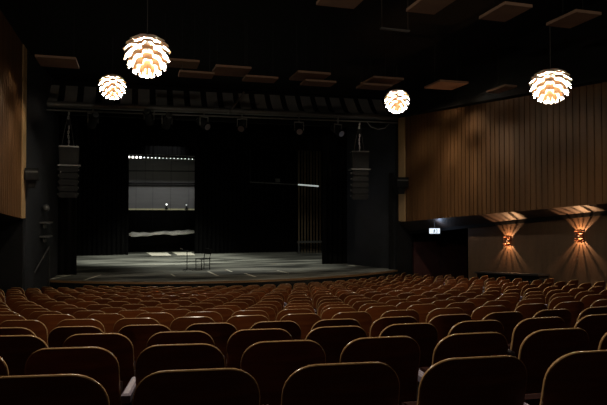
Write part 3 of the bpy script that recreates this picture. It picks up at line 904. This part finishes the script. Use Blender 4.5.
# ---------------- wall sconces
def sconce(px, py, label):
    p = at(px, py, X=XO)
    t = thing('wall_sconce', label, 'wall lamp', (XO - .0, p.y, p.z), 0, 'wall sconces')
    mb = MB(); mb.box((-.03, -.10, -.13), (0, .10, .13)); mb.build('back_plate', M['copper'], t)
    for z in (-.092, -.031, .031, .092):
        mb = MB(); n = 14; vs = []
        for j in range(n + 1):
            a_ = -PI/2 + PI * j / n
            for (r, dz) in ((.13, -.020), (.13, .020), (.124, .020), (.124, -.020)):
                vs.append((-.03 - r * math.cos(a_) * 1.2, r * math.sin(a_), z + dz))
        fs = []
        for j in range(n):
            for q in range(4): fs.append((4*j + q, 4*j + (q+1) % 4, 4*j + 4 + (q+1) % 4, 4*j + 4 + q))
        mb.add(vs, fs); mb.build('louvre', M['copper'], t, True)
    # radial fins above and below that split the beam into rays
    for s in (-1, 1):
        mb = MB()
        for k in range(6):
            a_ = math.radians(-50 + 20 * k)
            r0, r1 = .12, .15
            c0 = Vector((0, math.sin(a_), math.cos(a_) * s))
            w = .0045
            tn = Vector((0, math.cos(a_), -math.sin(a_) * s)) * w
            p0 = c0 * r0; p1 = c0 * r1
            vs = [p0 - tn, p1 - tn, p1 + tn, p0 + tn]
            vs = [(-.02, v_.y, v_.z) for v_ in vs] + [(-.15, v_.y, v_.z) for v_ in vs]
            mb.add(vs, [(0,1,2,3),(7,6,5,4),(0,4,5,1),(1,5,6,2),(2,6,7,3),(3,7,4,0)])
        mb.build('ray_fin', M['copper'], t)
    mb = MB(); mb.sphere((-.075, 0, 0), .022, 10, 8); mb.build('bulb', mat('sconce bulb', (1,1,1), .4, emit=(1, .6, .3), estr=1.2) if 'sconce bulb' not in bpy.data.materials else bpy.data.materials['sconce bulb'], t, True)
    for s in (-1, 1):
        ld = bpy.data.lights.new('sconce_light', 'SPOT'); ld.energy = 100; ld.color = (1, .52, .24); ld.spot_size = math.radians(150); ld.spot_blend = .6; ld.shadow_soft_size = .006
        lo = bpy.data.objects.new('sconce_light', ld); COL.objects.link(lo); lo.parent = t; lo.location = (-.10, 0, .03 * s)
        lo.rotation_euler = (0 if s < 0 else PI, 0, 0)
    return t
sconce(509, 241, 'copper louvred wall lamp beside the dark exit passage')
sconce(581, 236, 'copper louvred wall lamp further from the exit passage')

# ---------------- exit sign
c = at(435, 231, Y=19.6); dep = (c - CAM).dot(fwd); w = 11 / F * dep; h = 5.2 / F * dep
t = thing('exit_sign', 'lit white exit sign with dark pictograms above the red door', 'sign', c, 0)
mb = MB(); mb.box((-w/2, 0, -h/2), (w/2, .06, h/2)); mb.build('housing', M['signlit'], t)
def flat(mb, poly, mi=0): mb.prism([(x * h, z * h) for x, z in poly], -.012, -.004, mi)
mb = MB()
# running figure
mb.sphere((-.12*h*1.0 + .0, -.006, .30*h), .085*h, 10, 6)
flat(mb, [(-.22, -.02), (-.10, -.06), (-.04, .20), (-.16, .22)]); flat(mb, [(-.2, 0), (-.30, -.36), (-.40, -.34), (-.24, .02)]); flat(mb, [(-.12, -.05), (.02, -.16), (-.04, -.40), (-.12, -.38), (-.07, -.18), (-.2, -.08)])
flat(mb, [(-.06, .18), (.07, .06), (.04, .01), (-.08, .12)]); flat(mb, [(-.16, .22), (-.30, .14), (-.34, .0), (-.27, .0), (-.24, .1), (-.14, .15)])
# door outline
flat(mb, [(.16, -.40), (.44, -.40), (.44, .40), (.16, .40), (.16, .33), (.36, .33), (.36, -.33), (.16, -.33)])
mb.build('pictogram', M['signink'], t)
mb = MB(); mb.tube((0, .03, h/2), (0, .03, h/2 + .34), .006); mb.build('mount', M['iron'], t)
ld = bpy.data.lights.new('sign_light', 'POINT'); ld.energy = 6; ld.color = (.55, .7, 1); ld.shadow_soft_size = .05
lo = bpy.data.objects.new('sign_light', ld); COL.objects.link(lo); lo.parent = t; lo.location = (0, -.08, .22)

# ---------------- low black ledge that follows the slope along the lower wall
tc = thing('side_counter', 'long low black counter against the lower wall beneath the lamps', 'counter', (XO - .02, 13.9, 0))
za, zb = CZ - 1.66, CZ - 1.88
def slope_box(x0, x1, y0, y1, lo, hi):
    f = lambda y: za + (zb - za) * y / 3.2
    vs = []
    for y in (y0, y1):
        l = lo if lo >= 0 and lo < .2 else f(y) + lo
        vs += [(x0, y, l), (x1, y, l), (x1, y, f(y) + hi), (x0, y, f(y) + hi)]
    m = MB(); m.add(vs, [(0,1,2,3), (7,6,5,4), (0,4,5,1), (1,5,6,2), (2,6,7,3), (3,7,4,0)]); return m
slope_box(-.38, 0, 0, 3.2, -.05, 0).build('counter_top', M['iron'], tc)
slope_box(-.30, 0, .05, 3.15, 0.0, -.055).build('body', M['black'], tc)

# ------------------------------------------------------------------ stage lighting (work lamps over the stage, above the opening; side lights are unseen spots on the panels)
def spot(nm, loc, target, power, col, ang, blend=.6, size=.3):
    ld = bpy.data.lights.new(nm, 'SPOT'); ld.energy = power; ld.color = col; ld.spot_size = math.radians(ang); ld.spot_blend = blend; ld.shadow_soft_size = size
    lo = bpy.data.objects.new(nm, ld); COL.objects.link(lo); lo.location = loc
    lo.rotation_euler = (Vector(target) - Vector(loc)).to_track_quat('-Z', 'Y').to_euler()
    return lo
cool = (1.0, 1.0, .86)
g = at(165, 262, Z=STAGE_Z)
spot('work_light', (1.5, 29.5, STOP - .3), (g.x, g.y + 2, STAGE_Z), 3300, cool, 75)
spot('work_light', (5.5, 28.5, STOP - .3), (5.0, 27.0, STAGE_Z), 1300, cool, 70)
spot('work_light', (8.6, 29.0, STOP - .3), (8.0, 31.0, STAGE_Z), 500, cool, 70)
sx = P(161, 185, YS)
spot('screen_light', (sx.x + .3, 33.6, STOP - .3), (sx.x, YS, sx.z), 700, (1, 1, .98), 50, .5).data.energy = 480
spot('side_light', (5.0, 24.5, STOP - .6), (10.2, 24.0, STAGE_Z + 1.0), 160, (.85, .92, 1), 60, .8).data.energy = 70
spot('side_light', (0.5, 20.5, CZ + 4.6), (-3.0, 21.5, STAGE_Z + 1.5), 8, (.85, .92, 1), 60, .8)

# ------------------------------------------------------------------ world and colour
w = bpy.data.worlds.new('world'); S.world = w; w.use_nodes = True
w.node_tree.nodes['Background'].inputs['Color'].default_value = (0.5, 0.45, 0.5, 1)
w.node_tree.nodes['Background'].inputs['Strength'].default_value = 0.0
S.view_settings.view_transform = 'Standard'; S.view_settings.look = 'None'
S.view_settings.exposure = 0.0; S.view_settings.gamma = 1.0; S.view_settings.use_curve_mapping = False
S.cycles.use_denoising = True
S.cycles.sample_clamp_indirect = 3.0
S.cycles.max_bounces = 6
